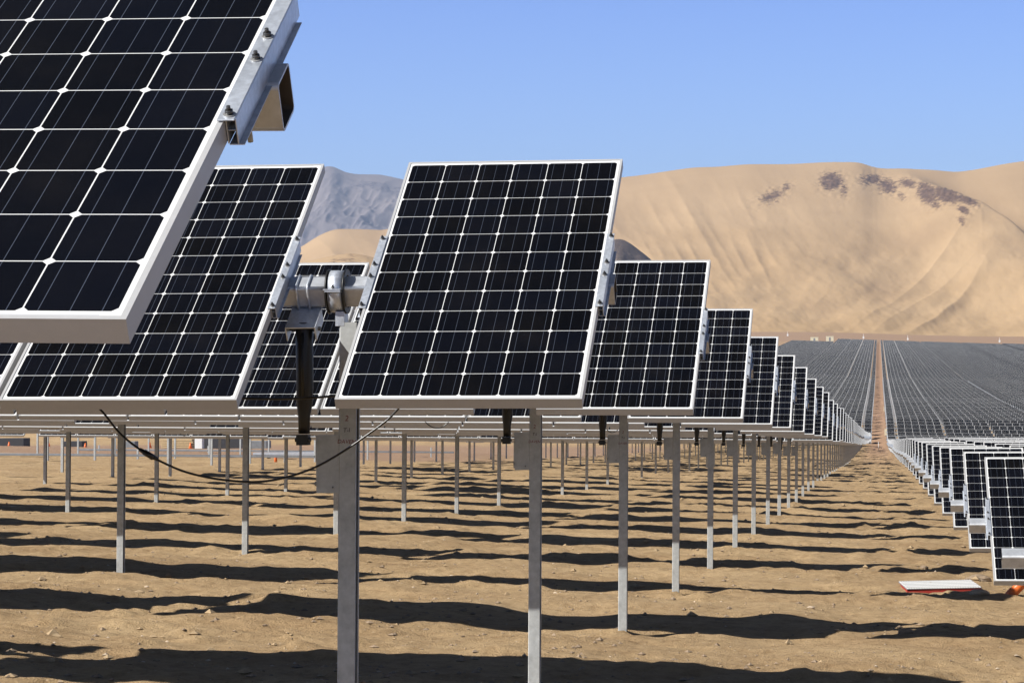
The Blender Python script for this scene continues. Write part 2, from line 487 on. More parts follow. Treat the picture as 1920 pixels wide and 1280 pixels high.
def hill(name, prof, y_foot, y_crest, y_back, mat, power=1.5, ugrid=900, tgrid=260, disp=None, mask=None, foot_drop=4.0):
    us = []; es = []
    for px, py in prof:
        u, e = ray(px, py); us.append(u); es.append(e)
    us = np.array(us); es = np.array(es)
    U = np.linspace(us[0], us[-1], ugrid)
    # rounded interpolation of the skyline
    E0 = np.interp(U, us, es)
    k = np.hanning(23); k /= k.sum()
    E = np.convolve(np.pad(E0, 11, mode='edge'), k, 'valid')
    kw = np.hanning(181); kw /= kw.sum()
    Ew = np.convolve(np.pad(E0, 90, mode='edge'), kw, 'valid')
    T = np.concatenate([np.linspace(0, 1, tgrid), np.linspace(1, 1.6, tgrid//4)[1:]])
    Ug, Tg = np.meshgrid(U, T); Eg = Ew[None] + (E-Ew)[None]*smooth(.5, .97, T)[:, None]
    Yg = np.where(Tg <= 1, y_foot + (y_crest-y_foot)*Tg, y_crest + (y_back-y_crest)*(Tg-1)/.6)
    Xg = Ug*Yg
    zf = zbase(Ug*y_foot, np.full_like(Ug, y_foot)) - foot_drop
    zcst = Eg*y_crest
    g = np.where(Tg <= 1, np.clip(Tg, 0, 1)**power, np.cos((Tg-1)/.6*math.pi/2)**1.2)
    Z = zf + np.maximum(zcst-zf, 0)*g
    if disp is not None: Z = Z + disp(Ug, Tg, Xg, Yg)*np.minimum(1, np.maximum(zcst-zf, 0)/60)
    ms = mask(Ug, Tg, Xg, Yg) if mask is not None else (np.zeros_like(Z), np.zeros_like(Z))
    me = grid_mesh(name, Xg, Yg, Z, mat, ms)
    return tag(obj(name, me), kind="structure")

def pu(px): return ray(px, 600)[0]
SAND_LO, SAND_HI = (.415, .280, .148), (.470, .325, .180)
M_DUNE = dune_material("dune_sand", SAND_LO, SAND_HI, (.085, .050, .030), (.20, .125, .080), .0022)
M_FARM = dune_material("mountain_rock", (.19, .165, .165), (.27, .23, .215), (.07, .06, .07), (.12, .10, .10), .0012)
M_KNOLL = dune_material("knoll_rock", (.20, .145, .10), (.28, .20, .14), (.045, .036, .036), (.11, .085, .075), .010)

def blob(U, T, px, t, wu, wt):
    return np.exp(-((U-pu(px))/(wu/4743.))**2-((T-t)/wt)**2)
YF, YC_ = 1800., 5200.
SKY = [(-500, 560), (100, 545), (400, 515), (480, 503), (560, 466), (600, 440), (628, 429), (690, 430), (722, 432), (760, 418), (850, 388), (1000, 356),
       (1100, 340), (1162, 333), (1200, 329), (1245, 322), (1300, 314), (1345, 313), (1400, 308), (1480, 308), (1550, 304), (1612, 304), (1640, 315), (1680, 320), (1740, 318), (1795, 323),
       (1830, 318), (1880, 308), (1920, 302), (2100, 292), (2500, 320), (3200, 450)]
su = np.array([ray(*p)[0] for p in SKY]); se = np.array([ray(*p)[1] for p in SKY])
# crest of the rocky spur that runs down to the right: photo pixel -> position along the slope
RID = [(1250, 420, .70), (1330, 392, .74), (1410, 372, .78), (1480, 350, .83), (1545, 334, .87), (1600, 331, .885), (1650, 331, .89), (1705, 337, .88), (1750, 348, .86), (1790, 360, .83),
       (1840, 380, .79), (1880, 408, .73), (1920, 440, .66), (1990, 492, .56), (2080, 540, .45), (2300, 600, .3), (3200, 640, .1)]
ru = np.array([ray(a, b)[0] for a, b, c in RID]); re_ = np.array([ray(a, b)[1] for a, b, c in RID]); rtt = np.array([c for a, b, c in RID])
POW = 1.85
_uu = np.linspace(su[0], su[-1], 700); _TT = np.linspace(.05, 1, 400)
_zf = zbase(_uu*YF, np.full_like(_uu, YF))-4; _E = np.interp(_uu, su, se); _e0 = np.interp(_uu, ru, re_)
_el = (_zf[None]+(_E*YC_-_zf)[None]*_TT[:, None]**POW)/(YF+(YC_-YF)*_TT[:, None])
_T0 = np.array([np.interp(_e0[i], _el[:, i], _TT) for i in range(len(_uu))])
_T0 = _T0*(1-.13*smooth(pu(1640), pu(1840), _uu))
def spur(Ug, Tg):
    T0 = np.interp(Ug, _uu, _T0); e0 = np.interp(Ug, ru, re_); E = np.interp(Ug, su, se)
    Yr = YF+(YC_-YF)*T0
    zf = zbase(Ug*YF, np.full_like(Ug, YF))-4
    base = zf + (E*YC_-zf)*T0**POW
    B = np.maximum(e0*Yr-base, 0)*smooth(pu(1400), pu(1600), Ug)
    d = Tg-T0
    sh = np.where(d < 0, np.exp(-(d/.30)**2), np.exp(-(d/.06)**2))
    return B*sh, d
def rock_mask(U, T):
    r = np.zeros_like(U)
    T0 = np.interp(U, _uu, _T0); d = T-T0
    for px, t, wu, wt, a in ((1450, -.02, 36, .018, .62), (1478, -.005, 20, .014, .55), (1562, -.015, 28, .022, .85), (1585, -.05, 14, .02, .6), (1640, -.012, 36, .016, .7), (1668, -.035, 26, .022, .75),
                             (1705, -.01, 24, .014, .75), (1742, -.03, 26, .03, .85), (1778, -.018, 30, .022, .95), (1818, -.012, 22, .014, .95), (1757, -.075, 16, .016, .6),
                             (1810, -.07, 15, .012, .8), (1806, -.115, 12, .012, .65), (1694, -.075, 14, .014, .55)):
        r = np.maximum(r, a*np.exp(-((U-pu(px))/(wu/4743.))**2-((d-t)/(wt*2.2))**2))
    band = smooth(pu(1590), pu(1640), U)*smooth(pu(1845), pu(1815), U)*np.exp(-((d+.018)/.03)**2)*(.5+.7*vnoise(U*300, T*10, 66))
    r = np.maximum(r, .9*band)
    tint = 1.0*blob(U, T, 1745, .68, 45, .04) + .8*blob(U, T, 1700, .66, 40, .04) + .9*blob(U, T, 1540, .34, 36, .03) + .7*blob(U, T, 1650, .46, 22, .04) + .8*blob(U, T, 1680, .43, 20, .03) \
        + .9*smooth(.0, .05, d)*smooth(.2, .1, d)*smooth(pu(1700), pu(1800), U)*.6 + .6*blob(U, T, 1300, .42, 60, .02)
    return r, np.clip(tint + .35*smooth(.15, .4, fbm(U*40, T*9, 3, 54)), 0, 1)
def gully(Ug, Tg, Xg, Yg):
    w = np.sin(np.clip(Tg, 0, 1.0)*math.pi)**.7
    sl = Ug + .045*Tg
    left = 1-.75*smooth(pu(1380), pu(1520), Ug)
    r = 1-np.abs(2*vnoise(sl*70, Tg*2.2, 31))*2
    r2 = 1-np.abs(2*vnoise(sl*170+5, Tg*5, 32))*2
    big = fbm(sl*22, Tg*3, 3, 33)
    fine = fbm(sl*340, Tg*34, 3, 35)
    sp_, d = spur(Ug, Tg)
    low = smooth(.75, .45, Tg)
    mid = (1-np.abs(2*vnoise((Ug-.10*Tg)*75+9, Tg*3.2, 36))*2)*2.2*smooth(pu(1480), pu(1600), Ug)*smooth(.1, .3, Tg)*smooth(.8, .55, Tg)
    rk = rock_mask(Ug, Tg)[0]
    return w*(left*(3.2*r + 1.0*r2)*smooth(.3, .6, Tg) + 15*big + 7*low*fbm((Ug-.05*Tg)*50, Tg*7, 3, 37, .45) + .8*fine + mid) + sp_ + 5*rk*fbm(Ug*900, Tg*160, 3, 64)
hill("dune_hill", SKY, YF, YC_, 8000, M_DUNE, POW, 1500, 420, gully, lambda U, T, X, Y: rock_mask(U, T))
hill("dark_knoll", [(860, 650), (950, 615), (1020, 570), (1080, 512), (1120, 470), (1148, 449), (1162, 446), (1178, 453), (1200, 470), (1222, 487), (1262, 530), (1310, 592), (1350, 625), (1400, 650)],
     2350, 3100, 3900, M_KNOLL, 1.15, 260, 90, lambda U, T, X, Y: 22*fbm(U*90, T*5, 5, 71)*np.sin(np.clip(T, 0, 1)*math.pi),
     lambda U, T, X, Y: (.62*smooth(.25, .9, T), .3+0*T))
hill("low_rock_spur", [(300, 650), (400, 600), (480, 545), (530, 508), (560, 494), (600, 484), (640, 476), (665, 474), (690, 480), (730, 490), (800, 530), (900, 600), (980, 650)],
     2350, 3000, 3800, M_DUNE, 1.15, 220, 60, lambda U, T, X, Y: 16*fbm(U*90, T*5, 4, 81)*np.sin(np.clip(T, 0, 1)*math.pi),
     lambda U, T, X, Y: (.42*smooth(.6, .95, T)*blob(U, T, 650, .8, 60, 1), .3+0*T))
def mtn(Ug, Tg, Xg, Yg):
    w = np.sin(np.clip(Tg, 0, 1.0)*math.pi)**.8
    sl = Ug - .05*Tg
    return w*(170*fbm(sl*26, Tg*5, 5, 91, .42) + 25*(1-4*np.abs(vnoise(sl*60, Tg*8, 92))) + 12*(1-4*np.abs(vnoise(sl*150, Tg*18, 93))) + 6*(1-4*np.abs(vnoise(sl*420, Tg*40, 94))))
hill("far_mountain", [(-400, 350), (0, 330), (300, 316), (420, 330), (500, 336), (560, 326), (598, 316), (614, 311), (628, 312), (642, 322), (668, 327), (712, 327), (745, 334), (770, 340),
                      (850, 340), (950, 352), (1050, 362), (1160, 372), (1300, 400)],
     8200, 12500, 15000, M_FARM, 1.25, 900, 320, mtn,
     lambda U, T, X, Y: (.5*smooth(.0, .3, fbm(U*60, T*14, 4, 95)), smooth(0, .3, fbm(U*30, T*6, 3, 96))))

# ------------------------------------------------------------------ tracker geometry
S = 5.904; Y1 = 9.843; TAU = .53
XR = -1.157; XL = .93          # panel ends either side of the lane
GAP, PG = .402, .021
YB = [4, 9.8, 15.7, 21.6, 27.6, 33.5, 39.4, 45.3, 55.7, 66.5, 84, 150, 200, 260, 297, 320]
ZB = [.109, -.06, -.17, -.313, -.47, -.615, -.785, -.95, -1.22, -1.57, -2.0, -3.75, -5.0, -6.4, -7.1, -7.75]
YR = [10, 21.6, 27.6, 33.5, 39.4, 45.3, 84, 145, 196, 242, 297, 320]
ZR = [-1.45, -1.695, -1.815, -1.926, -2.053, -2.182, -2.95, -4.46, -5.56, -6.75, -7.95, -8.3]
tau_n = {0: .568, 1: .587, 2: .545, 3: .5285, 4: .5266, 5: .5196}
rho_n = {0: -.0219, 1: -.0086, 2: -.0113, 3: -.0130, 4: -.0145}
yo_n = {0: -.108, 1: .031, 2: .0975, 3: .027, 4: .033, 5: -.045}
def row_y(n): return Y1 + (n-1)*S
def side_bottom(side, n, X):
    Y = row_y(n)
    if Y > 320: return zb(X, Y) + .62
    if side == 'L': return float(np.interp(Y, YB, ZB))
    return float(np.interp(Y, YR, ZR))

# x layout of one tracker: distances from its lane-side end, 1 + 6 + 6 + 6 + 1 panels, a post in each gap
def layout():
    pans, gaps = [], []
    x = 0.0
    for gi, cnt in enumerate((1, 6, 6, 6, 1)):
        for k in range(cnt):
            pans.append(x); x += PW + (PG if k < cnt-1 else 0)
        if gi < 4: gaps.append((x, x+GAP)); x += GAP
    return pans, gaps, x
PANS, GAPS, TLEN = layout()     # panel inner edges, gap spans, total length

# meshes -----------------------------------------------------------
def me_panel_frame():
    mb = MB(); lip = .011
    for x0, x1, y0, y1 in ((0, lip, 0, PL), (PW-lip, PW, 0, PL), (lip, PW-lip, 0, lip), (lip, PW-lip, PL-lip, PL)):
        mb.box(x0, x1, y0, y1, -PT, 0, M_FRAME)
    mb.box(lip, PW-lip, lip, .035, -PT, -PT+.002, M_FRAME)
    mb.box(lip, PW-lip, PL-.035, PL-lip, -PT, -PT+.002, M_FRAME)
    return mb.mesh("panel_frame")
def me_glass():
    mb = MB(); l = .011
    mb.quad([(l, l, -.0025), (PW-l, l, -.0025), (PW-l, PL-l, -.0025), (l, PL-l, -.0025)], M_GLASS, [(l, l), (PW-l, l), (PW-l, PL-l), (l, PL-l)])
    mb.quad([(l, l, -.0075), (l, PL-l, -.0075), (PW-l, PL-l, -.0075), (PW-l, l, -.0075)], M_BACK)
    return mb.mesh("panel_glass")
def add_lod_panel(mb, x, M=None):
    P = lambda a, b_, c: (M @ Vector((x+a, b_, c))) if M is not None else Vector((x+a, b_, c))
    mb.quad([P(0, 0, 0), P(PW, 0, 0), P(PW, PL, 0), P(0, PL, 0)], M_PANEL, [(0, 0), (PW, 0), (PW, PL), (0, PL)])
    T = -PT
    mb.quad([P(0, 0, T), P(0, PL, T), P(PW, PL, T), P(PW, 0, T)], M_BACK)
    mb.quad([P(0, 0, 0), P(0, 0, T), P(PW, 0, T), P(PW, 0, 0)], M_FRAME)
    mb.quad([P(0, PL, 0), P(PW, PL, 0), P(PW, PL, T), P(0, PL, T)], M_FRAME)
    mb.quad([P(0, 0, 0), P(0, PL, 0), P(0, PL, T), P(0, 0, T)], M_FRAME)
    mb.quad([P(PW, 0, 0), P(PW, 0, T), P(PW, PL, T), P(PW, PL, 0)], M_FRAME)
ME_FRAME, ME_GLASS = me_panel_frame(), me_glass()
_mb = MB(); add_lod_panel(_mb, 0); ME_LODP = _mb.mesh("panel_simple")

TA = .102                 # square tube side
PIV = .978                 # pivot distance up the panel
TDROP = .0465 + TA/2        # tube centre below the glass plane
def tube_mesh(length, x0=0, x1=None, name="torque_tube"):
    mb = MB(); h = TA/2; r = .012; w = .005
    def ring(hh, rr):
        pts = []
        for cx, cy, a0 in ((hh-rr, hh-rr, 0), (-hh+rr, hh-rr, 90), (-hh+rr, -hh+rr, 180), (hh-rr, -hh+rr, 270)):
            for k in range(4):
                a = math.radians(a0+30*k); pts.append((cx+rr*math.cos(a), cy+rr*math.sin(a)))
        return pts
    o, i = ring(h, r), ring(h-w, r-w)
    n = len(o); b = 0
    a, c = x0, x0+length
    for rr in (o, i):
        mb.v += [(a, p[0], p[1]) for p in rr] + [(c, p[0], p[1]) for p in rr]
    sl = mb.slot(M_TUBE)
    for k in range(n):
        j = (k+1) % n
        sm = 's' if k % 4 != 3 else None
        mb.f.append((k, j, n+j, n+k)); mb.m.append(sl); mb.uv.append(sm)
        mb.f.append((2*n+j, 2*n+k, 3*n+k, 3*n+j)); mb.m.append(mb.slot(M_INNER_SHADE)); mb.uv.append(None)
        mb.f.append((j, k, 2*n+k, 2*n+j)); mb.m.append(sl); mb.uv.append(None)
        mb.f.append((n+k, n+j, 3*n+j, 3*n+k)); mb.m.append(sl); mb.uv.append(None)
    return fix_normals(mb.mesh(name))

def post_mesh(h, name="post", lean=-.017, simple=False):
    """C section with lips, open towards +x; top at z=0, foot at z=-h (and .4 m below ground)"""
    mb = MB()
    w, d, t, lip = .076, .088, .0045, .016
    if simple:
        prof = [(-w/2, -d/2), (w/2, -d/2), (w/2, d/2), (-w/2, d/2)]
    else:
        prof = [(w/2, -d/2), (w/2, -d/2+lip), (w/2-t, -d/2+lip), (w/2-t, -d/2+t), (-w/2+t, -d/2+t), (-w/2+t, d/2-t), (w/2-t, d/2-t), (w/2-t, d/2-lip), (w/2, d/2-lip), (w/2, d/2),
                (-w/2+.006, d/2), (-w/2, d/2-.006), (-w/2, -d/2+.006), (-w/2+.006, -d/2)]
    n = len(prof)
    H = h+.4
    mb.v = [(p[0]+lean*0, p[1], 0) for p in prof] + [(p[0]+lean*H, p[1], -H) for p in prof]
    s = mb.slot(M_POST)
    for k in range(n):
        j = (k+1) % n
        mb.f.append((k, n+k, n+j, j)); mb.m.append(s); mb.uv.append(None)
    mb.f.append(tuple(range(n))); mb.m.append(s); mb.uv.append(None)
    mb.f.append(tuple(range(n, 2*n))[::-1]); mb.m.append(s); mb.uv.append(None)
    return fix_normals(mb.mesh(name))

def rail_mesh(sign):
    """mounting rail beside a panel edge; sign=+1: lies on the +x side of x=0"""
    mb = MB(); s = sign; t0, t1 = .68, 1.275
    def bx(a, b_, y0, y1, z0, z1):
        a, b_ = sorted((a*s, b_*s)); mb.box(a, b_, y0, y1, z0, z1, M_GALV)
    bx(-.011, .0215, t0, t1, .0015, .0045)            # top flange
    bx(.0190, .0215, t0+.012, t1-.03, -.050, .0014)     # outer web
    bx(.001, .0035, t0+.012, t1-.03, -.050, .0014)    # inner web
    bx(.0036, .0189, t0+.014, t1-.03, -.025, -.0225)  # middle plate
    bx(.0036, .032, t0+.012, t1-.06, -.0525, -.050)  # outer foot
    return mb.mesh("mounting_rail")
def bolt_mesh():
    mb = MB()
    mb.tube([(0, 0, .0045), (0, 0, .0068)], .0115, M_WASHER, 18)
    mb.tube([(0, 0, .0068), (0, 0, .0145)], .0078, M_BOLT, 6)
    mb.tube([(0, 0, .0145), (0, 0, .022)], .0040, M_BOLT, 10)
    return mb.mesh("bolt")
def bearing_parts():
    ring, strap, brk, ear = MB(), MB(), MB(), MB()
    def cyl(mb, x0, x1, r, mat, n=40, inner=None, a0=0, a1=360):
        full = (a1-a0) >= 360
        ks = range(n if full else n+1)
        P = [(math.cos(math.radians(a0+(a1-a0)*k/n)), math.sin(math.radians(a0+(a1-a0)*k/n))) for k in ks]
        b = len(mb.v); m = len(P)
        for x, rr in ((x0, r), (x1, r), (x0, inner), (x1, inner)):
            mb.v += [(x, p[0]*rr, p[1]*rr) for p in P]
        sl = mb.slot(mat)
        for k in range(m if full else m-1):
            j = (k+1) % m
            for f, sm in (((b+k, b+j, b+m+j, b+m+k), 's'), ((b+2*m+k, b+3*m+k, b+3*m+j, b+2*m+j), 's'), ((b+k, b+2*m+k, b+2*m+j, b+j), None), ((b+m+k, b+m+j, b+3*m+j, b+3*m+k), None)):
                mb.f.append(f); mb.m.append(sl); mb.uv.append(sm)
        if not full:
            for k in (0, m-1):
                mb.f.append((b+k, b+m+k, b+3*m+k, b+2*m+k)); mb.m.append(sl); mb.uv.append(None)
    cyl(ring, -.042, -.034, .097, M_BLACK, inner=.071); cyl(ring, .034, .042, .097, M_BLACK, inner=.071)
    cyl(ring, -.034, .034, .086, M_BLACK, inner=.071)
    cyl(strap, -.031, .031, .0915, M_GALV, inner=.0865, a0=4, a1=176)
    cyl(brk, -.031, .031, .0915, M_GALV, inner=.0865, a0=184, a1=356)
    for sy in (-1, 1):
        a, b_ = sorted((sy*.0865, sy*.128))
        strap.box(-.040, .034, a, b_, .0015, .0065, M_GALV)
        brk.box(-.034, .034, a, b_, -.0065, -.0015, M_GALV)
    brk.box(-.004, .0345, -.045, .045, -.150, -.0885, M_GALV)
    return fix_normals(ring.mesh("bearing")), fix_normals(strap.mesh("bearing_strap")), fix_normals(brk.mesh("bearing_bracket"))
def ubolt_mesh():
    mb = MB(); h = TA/2+.005
    pts = [(0, -h, -h-.010), (0, -h, h-.012), (0, -h+.012, h), (0, h-.012, h), (0, h, h-.012), (0, h, -h-.010)]
    mb.tube(pts, .0055, M_GALV, 10)
    return mb.mesh("u_bolt")
def hanger_mesh():
    """inverted channel hung under the tube that carries the drive arm (local: origin = tube centre, world aligned)"""
    mb = MB()
    y0, y1 = -.205, .035; x0, x1 = -.066, .066
    tilt = Matrix.Rotation(TAU+.04, 4, 'X')
    mb.box(x0, x1, y0, y1, -.0605, -.0555, M_GALV, tilt)
    mb.box(x0, x0+.005, y0, y1-.08, -.122, -.0606, M_GALV, tilt)
    mb.box(x1-.005, x1, y0, y1-.08, -.122, -.0606, M_GALV, tilt)
    mb.tube([tilt @ Vector((x0-.010, -.15, -.095)), tilt @ Vector((x1+.010, -.15, -.095))], .009, M_BOLT, 10)
    return mb.mesh("arm_hanger")
def arm_mesh():
    mb = MB()
    mb.tube([(0, 0, 0), (0, 0, -.02), (-.001, .004, -.30), (-.004, .008, -.385), (-.007, .010, -.45), (-.008, .012, -.53)],
            [.030, .038, .037, .035, .026, .025], M_BLACK, 20)
    mb.tube([(0, -.034, -.05), (-.003, -.030, -.36)], .008, M_BLACK, 8)
    mb.box(-.036, .016, -.024, .03, -.585, -.535, M_BLACK)
    mb.tube([(-.045, 0, -.56), (.024, 0, -.56)], .010, M_BOLT, 10)
    return mb.mesh("drive_arm")
def plate_mesh():
    mb = MB()
    mb.box(-.054, .054, -.02, .02, -.125, .125, M_POST)
    mb.tube([(-.064, 0, -.085), (-.050, 0, -.085)], .010, M_BOLT, 10)
    mb.tube([(.02, -.0205, -.10), (.02, -.024, -.10)], .006, M_BOLT, 8)
    return bevel(mb.mesh("drive_box"), .003)

ME_RAIL = {1: bevel(rail_mesh(1), .0007, 1), -1: bevel(rail_mesh(-1), .0007, 1)}
ME_BOLT = bolt_mesh()
ME_RING, ME_STRAP, ME_BRK = bearing_parts()
ME_UB, ME_HANG, ME_ARM, ME_PLATE = ubolt_mesh(), hanger_mesh(), arm_mesh(), plate_mesh()
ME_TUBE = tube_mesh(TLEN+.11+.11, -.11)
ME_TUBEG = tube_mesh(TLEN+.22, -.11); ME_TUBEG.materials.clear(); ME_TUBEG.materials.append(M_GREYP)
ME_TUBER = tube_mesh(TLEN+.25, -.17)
post_cache = {}
def get_post(h, lean=-.017, simple=False):
    k = (round(h*20), lean, simple)
    if k not in post_cache: post_cache[k] = post_mesh(k[0]/20, lean=lean, simple=simple)
    return post_cache[k]

def frame_matrix(n, side, x_end, tau, rho):
    """world matrix of the table: x along the row from its leftmost panel edge, y up the glass, z out of the glass"""
    R = Matrix.Rotation(-rho, 4, 'Y') @ Matrix.Rotation(tau, 4, 'X')
    return R

ordinals = ["nearest", "second", "third", "fourth", "fifth", "sixth", "seventh", "eighth", "ninth", "tenth", "eleventh", "twelfth", "thirteenth",
            "fourteenth", "fifteenth", "sixteenth", "seventeenth", "eighteenth", "nineteenth", "twentieth"]
def tracker_params(side, n, x_in):
    """x_in: lane-side end of the tracker; returns left edge x, bottom origin, rotation"""
    tau = tau_n.get(n, TAU) if side == 'L' else .53
    if n > 5: tau += rnd.uniform(-.012, .012)
    Y = row_y(n) + (yo_n.get(n, 0) if side == 'L' else 0)
    if Y > 320: rho = -float(lat(np.array(Y)))
    elif side[0] == 'L': rho = rho_n.get(n, -.0145)
    else: rho = -.004
    if Y <= 320: rho += smooth(180, 320, Y)*(-float(lat(np.array(Y)))-rho)
    zb0 = side_bottom(side[0], n, x_in) if abs(x_in) < 3 else side_bottom(side[0], n, x_in)
    if n > 8: zb0 += rnd.uniform(-.03, .03)
    return tau, Y, rho, zb0

def make_tracker(side, n, x_in, dirn, lod, label, group, proto={}):
    """dirn=-1: the tracker runs towards -x from x_in, +1: towards +x"""
    tau, Y, rho, zb0 = tracker_params(side, n, x_in)
    R = Matrix.Rotation(-rho, 4, 'Y').inverted() @ Matrix.Rotation(tau, 4, 'X')
    R = Matrix.Rotation(-rho, 4, 'Y') @ Matrix.Rotation(tau, 4, 'X')
    extra = 0.0
    if side == 'L' and n == 0: x_in -= .009
    if side == 'R' and n == 2: x_in += .09; extra = -.085
    org = Vector((x_in, Y, zb0))                       # lane-side bottom corner of the end panel
    first = GAPS[0][0] + (GAP*.425 if dirn < 0 else GAP*.5)
    base = Vector((x_in + dirn*first, Y + PIV*math.cos(tau), 0))
    base.z = zg(base.x, base.y)
    if lod == 2:
        key = ('far', dirn, round(zb0 - base.z, 0))
        if ('far', dirn) not in proto: proto[('far', dirn)] = far_mesh(dirn)
        o = bpy.data.objects.new("solar_tracker", proto[('far', dirn)]); COL.objects.link(o)
        o.location = org; o.rotation_euler = Euler((tau-TAU, -rho, 0))
        o.matrix_world = Matrix.Translation(org) @ Matrix.Rotation(-rho, 4, 'Y') @ Matrix.Rotation(tau-TAU, 4, 'X')
        return tag(o, label, "solar tracker", group)
    root = thing("solar_tracker", label, "solar tracker", base, group)
    W = Matrix.Translation(org-base) @ R               # table space -> root space
    def px(d, w=0):                                    # table x of something d metres from the lane end, w wide
        return -d-w if dirn < 0 else d
    shown = range(20)
    for k in shown:
        Mx = W @ Matrix.Translation((px(PANS[k], PW), 0, rnd.uniform(-.002, .0015)))
        if lod == 0:
            p = obj("solar_panel", ME_FRAME, root, Mx)
            obj("glass", ME_GLASS, p)
        else:
            obj("solar_panel", ME_LODP, root, Mx)
    tubeM = W @ Matrix.Translation((0, PIV, -TDROP))
    over = .055
    if dirn < 0: tm = tubeM @ Matrix.Translation((-TLEN-.066, 0, 0))
    else: tm = tubeM @ Matrix.Translation((extra, 0, 0))
    obj("torque_tube", ME_TUBE if dirn < 0 else ME_TUBER, root, tm)
    # posts, bearings
    for gi, (g0, g1) in enumerate(GAPS):
        d = g0 + (GAP*.425 if dirn < 0 else GAP*.5)
        c = W @ Vector((px(d), PIV, -TDROP))
        wx, wy = base.x+c.x, base.y+c.y
        ztop = base.z + c.z - (.135 if lod == 0 else .06)
        h = ztop - zg(wx, wy)
        po = obj("post", get_post(h, simple=(lod > 0)), root, Matrix.Translation((c.x+.05, c.y, ztop-base.z)) @ Matrix.Rotation(0, 4, 'Z'))
        if lod == 0:
            bM = Matrix.Translation(c) @ Matrix.Rotation(-rho, 4, 'Y')
            br = obj("bearing", ME_RING, root, bM)
            obj("strap", ME_STRAP, br); obj("bracket", ME_BRK, br)
            for bx_, in ((0,),):
                obj("bolt", ME_BOLT, br, Matrix.Translation((-.002, -.108, .0025)) @ Matrix.Scale(1.1, 4))
        if lod == 0 and gi == 0 and dirn < 0:
            cx = c.x - .139
            obj("arm_hanger", ME_HANG, root, Matrix.Translation((cx, c.y, c.z)))
            arm = obj("drive_arm", ME_ARM, root, Matrix.Translation((cx+.006, c.y-.085, c.z-.135)) @ Matrix.Diagonal((1, 1, .90, 1)))
            obj("drive_box", ME_PLATE, root, Matrix.Translation((c.x+.05-.038-.056, c.y-.02, -.335-zb0*0 + (zb0+.06)*1 - base.z)))
            for dx in (-.172, -.122):
                obj("u_bolt", ME_UB, root, tubeM @ Matrix.Translation((px(d)+dx, 0, 0)))
            if n in (1, 2, 3):
                add_marks(po, h, n, c, base)
    # rails: both ends and both sides of every gap
    if lod == 0:
        places = [(0, 1)]
        if n <= 6 or True:
            for g0, g1 in GAPS: places += [(g0, -1), (g1, 1)]
        places.append((TLEN, -1))
        for i, (d, inward) in enumerate(places):
            if n > 8 and i > 2: break
            s = inward if dirn < 0 else -inward
            r = obj("mounting_rail", ME_RAIL[s], root, W @ Matrix.Translation((px(d), 0, 0)))
            if n <= 5 and i < 3 or (n <= 8 and i < 1):
                for t in (.70, .93, 1.03, 1.25):
                    obj("bolt", ME_BOLT, r, Matrix.Translation((s*.0085, t, 0)) @ Matrix.Rotation(rnd.uniform(0, 3), 4, 'Z'))
        # end strap round the tube
        obj("u_bolt", ME_UB, root, tubeM @ Matrix.Translation((px(.022), 0, 0)))
    return root

def add_marks(post, h, n, c, base):
    """hand-written red marks on the front of the post"""
    lines = (("2", -.415, .034, M_INK), ("T-I", -.463, .026, M_INKD), ("DAVEN", -.512, .0245, M_INK))
    for txt, dz, size, mat in lines:
        cu = bpy.data.curves.new("writing", 'FONT'); cu.body = txt; cu.size = size; cu.align_x = 'CENTER'; cu.extrude = .0002
        cu.shear = .15
        me = bpy.data.meshes.new_from_object(bpy.data.objects.new("tmp", cu))
        me.materials.clear(); me.materials.append(mat)
        zl = dz - .010
        o = obj("writing", me, post, Matrix.Translation((-.003 + .017*zl, -.0445, zl)) @ Matrix.Rotation(math.pi/2, 4, 'X') @ Matrix.Rotation(rnd.uniform(-.05, .05), 4, 'Z'))

def far_mesh(dirn, taus=TAU):
    mb = MB()
    T = Matrix.Rotation(TAU, 4, 'X')
    for k in range(20):
        x = -PANS[k]-PW if dirn < 0 else PANS[k]
        add_lod_panel(mb, x, T)
    xa, xb_ = (-TLEN-.055, .055) if dirn < 0 else (-.17, TLEN+.08)
    h = TA/2
    mb.box(xa, xb_, PIV-h, PIV+h, -TDROP-h, -TDROP+h, M_TUBE, T)
    c = T @ Vector((0, PIV, -TDROP))
    for g0, g1 in GAPS:
        d = (g0+g1)/2; x = -d if dirn < 0 else d
        mb.box(x-.038, x+.038, c.y-.044, c.y+.044, -1.2-.9*(1), c.z-.06, M_POST)
    # mounting rails at the visible ends
    for d, inw in [(0, 1)]:
        s = inw if dirn < 0 else -inw
        x = -d if dirn < 0 else d
        a, b_ = sorted((x, x+s*.044))
        mb.box(a, b_, .68, 1.275, -.045, .004, M_GALV, T)
    return mb.mesh("tracker_far")

# ------------------------------------------------------------------ lay the rows out
NMAX = 247
CORR = .95                       # narrow break between neighbouring trackers of a row
cols = [('L', XR, -1, 0, 0), ('R', XL, 1, 2, 0), ('L2', XR-TLEN-CORR, -1, 100, 1), ('R2', XL+TLEN+CORR, 1, 66, 1),
        ('R3', XL+2*(TLEN+CORR), 1, 130, 2), ('R4', XL+3*(TLEN+CORR), 1, 190, 3)]
cand = []
for name, x_in, dirn, n0, _ in cols:
    for n in range(n0, NMAX):
        if name == 'L2' and n > 228: continue
        cand.append((row_y(n), name, n, x_in, dirn))
cand.sort(key=lambda c: (c[0], c[1]))
indiv, rest = cand[:300], cand[300:]
special = {('L', 0): "solar tracker cut off by the top left corner, open square tube end",
           ('L', 1): "solar tracker with the large central panel and black drive arm beside its marked post",
           ('L', 2): "solar tracker whose end panel stands just right of and behind the large central panel",
           ('R', 2): "low solar tracker at the right edge of which only the square tube end shows",
           ('R', 3): "low solar tracker nearest on the right, its corner panel standing above the orange conduit"}
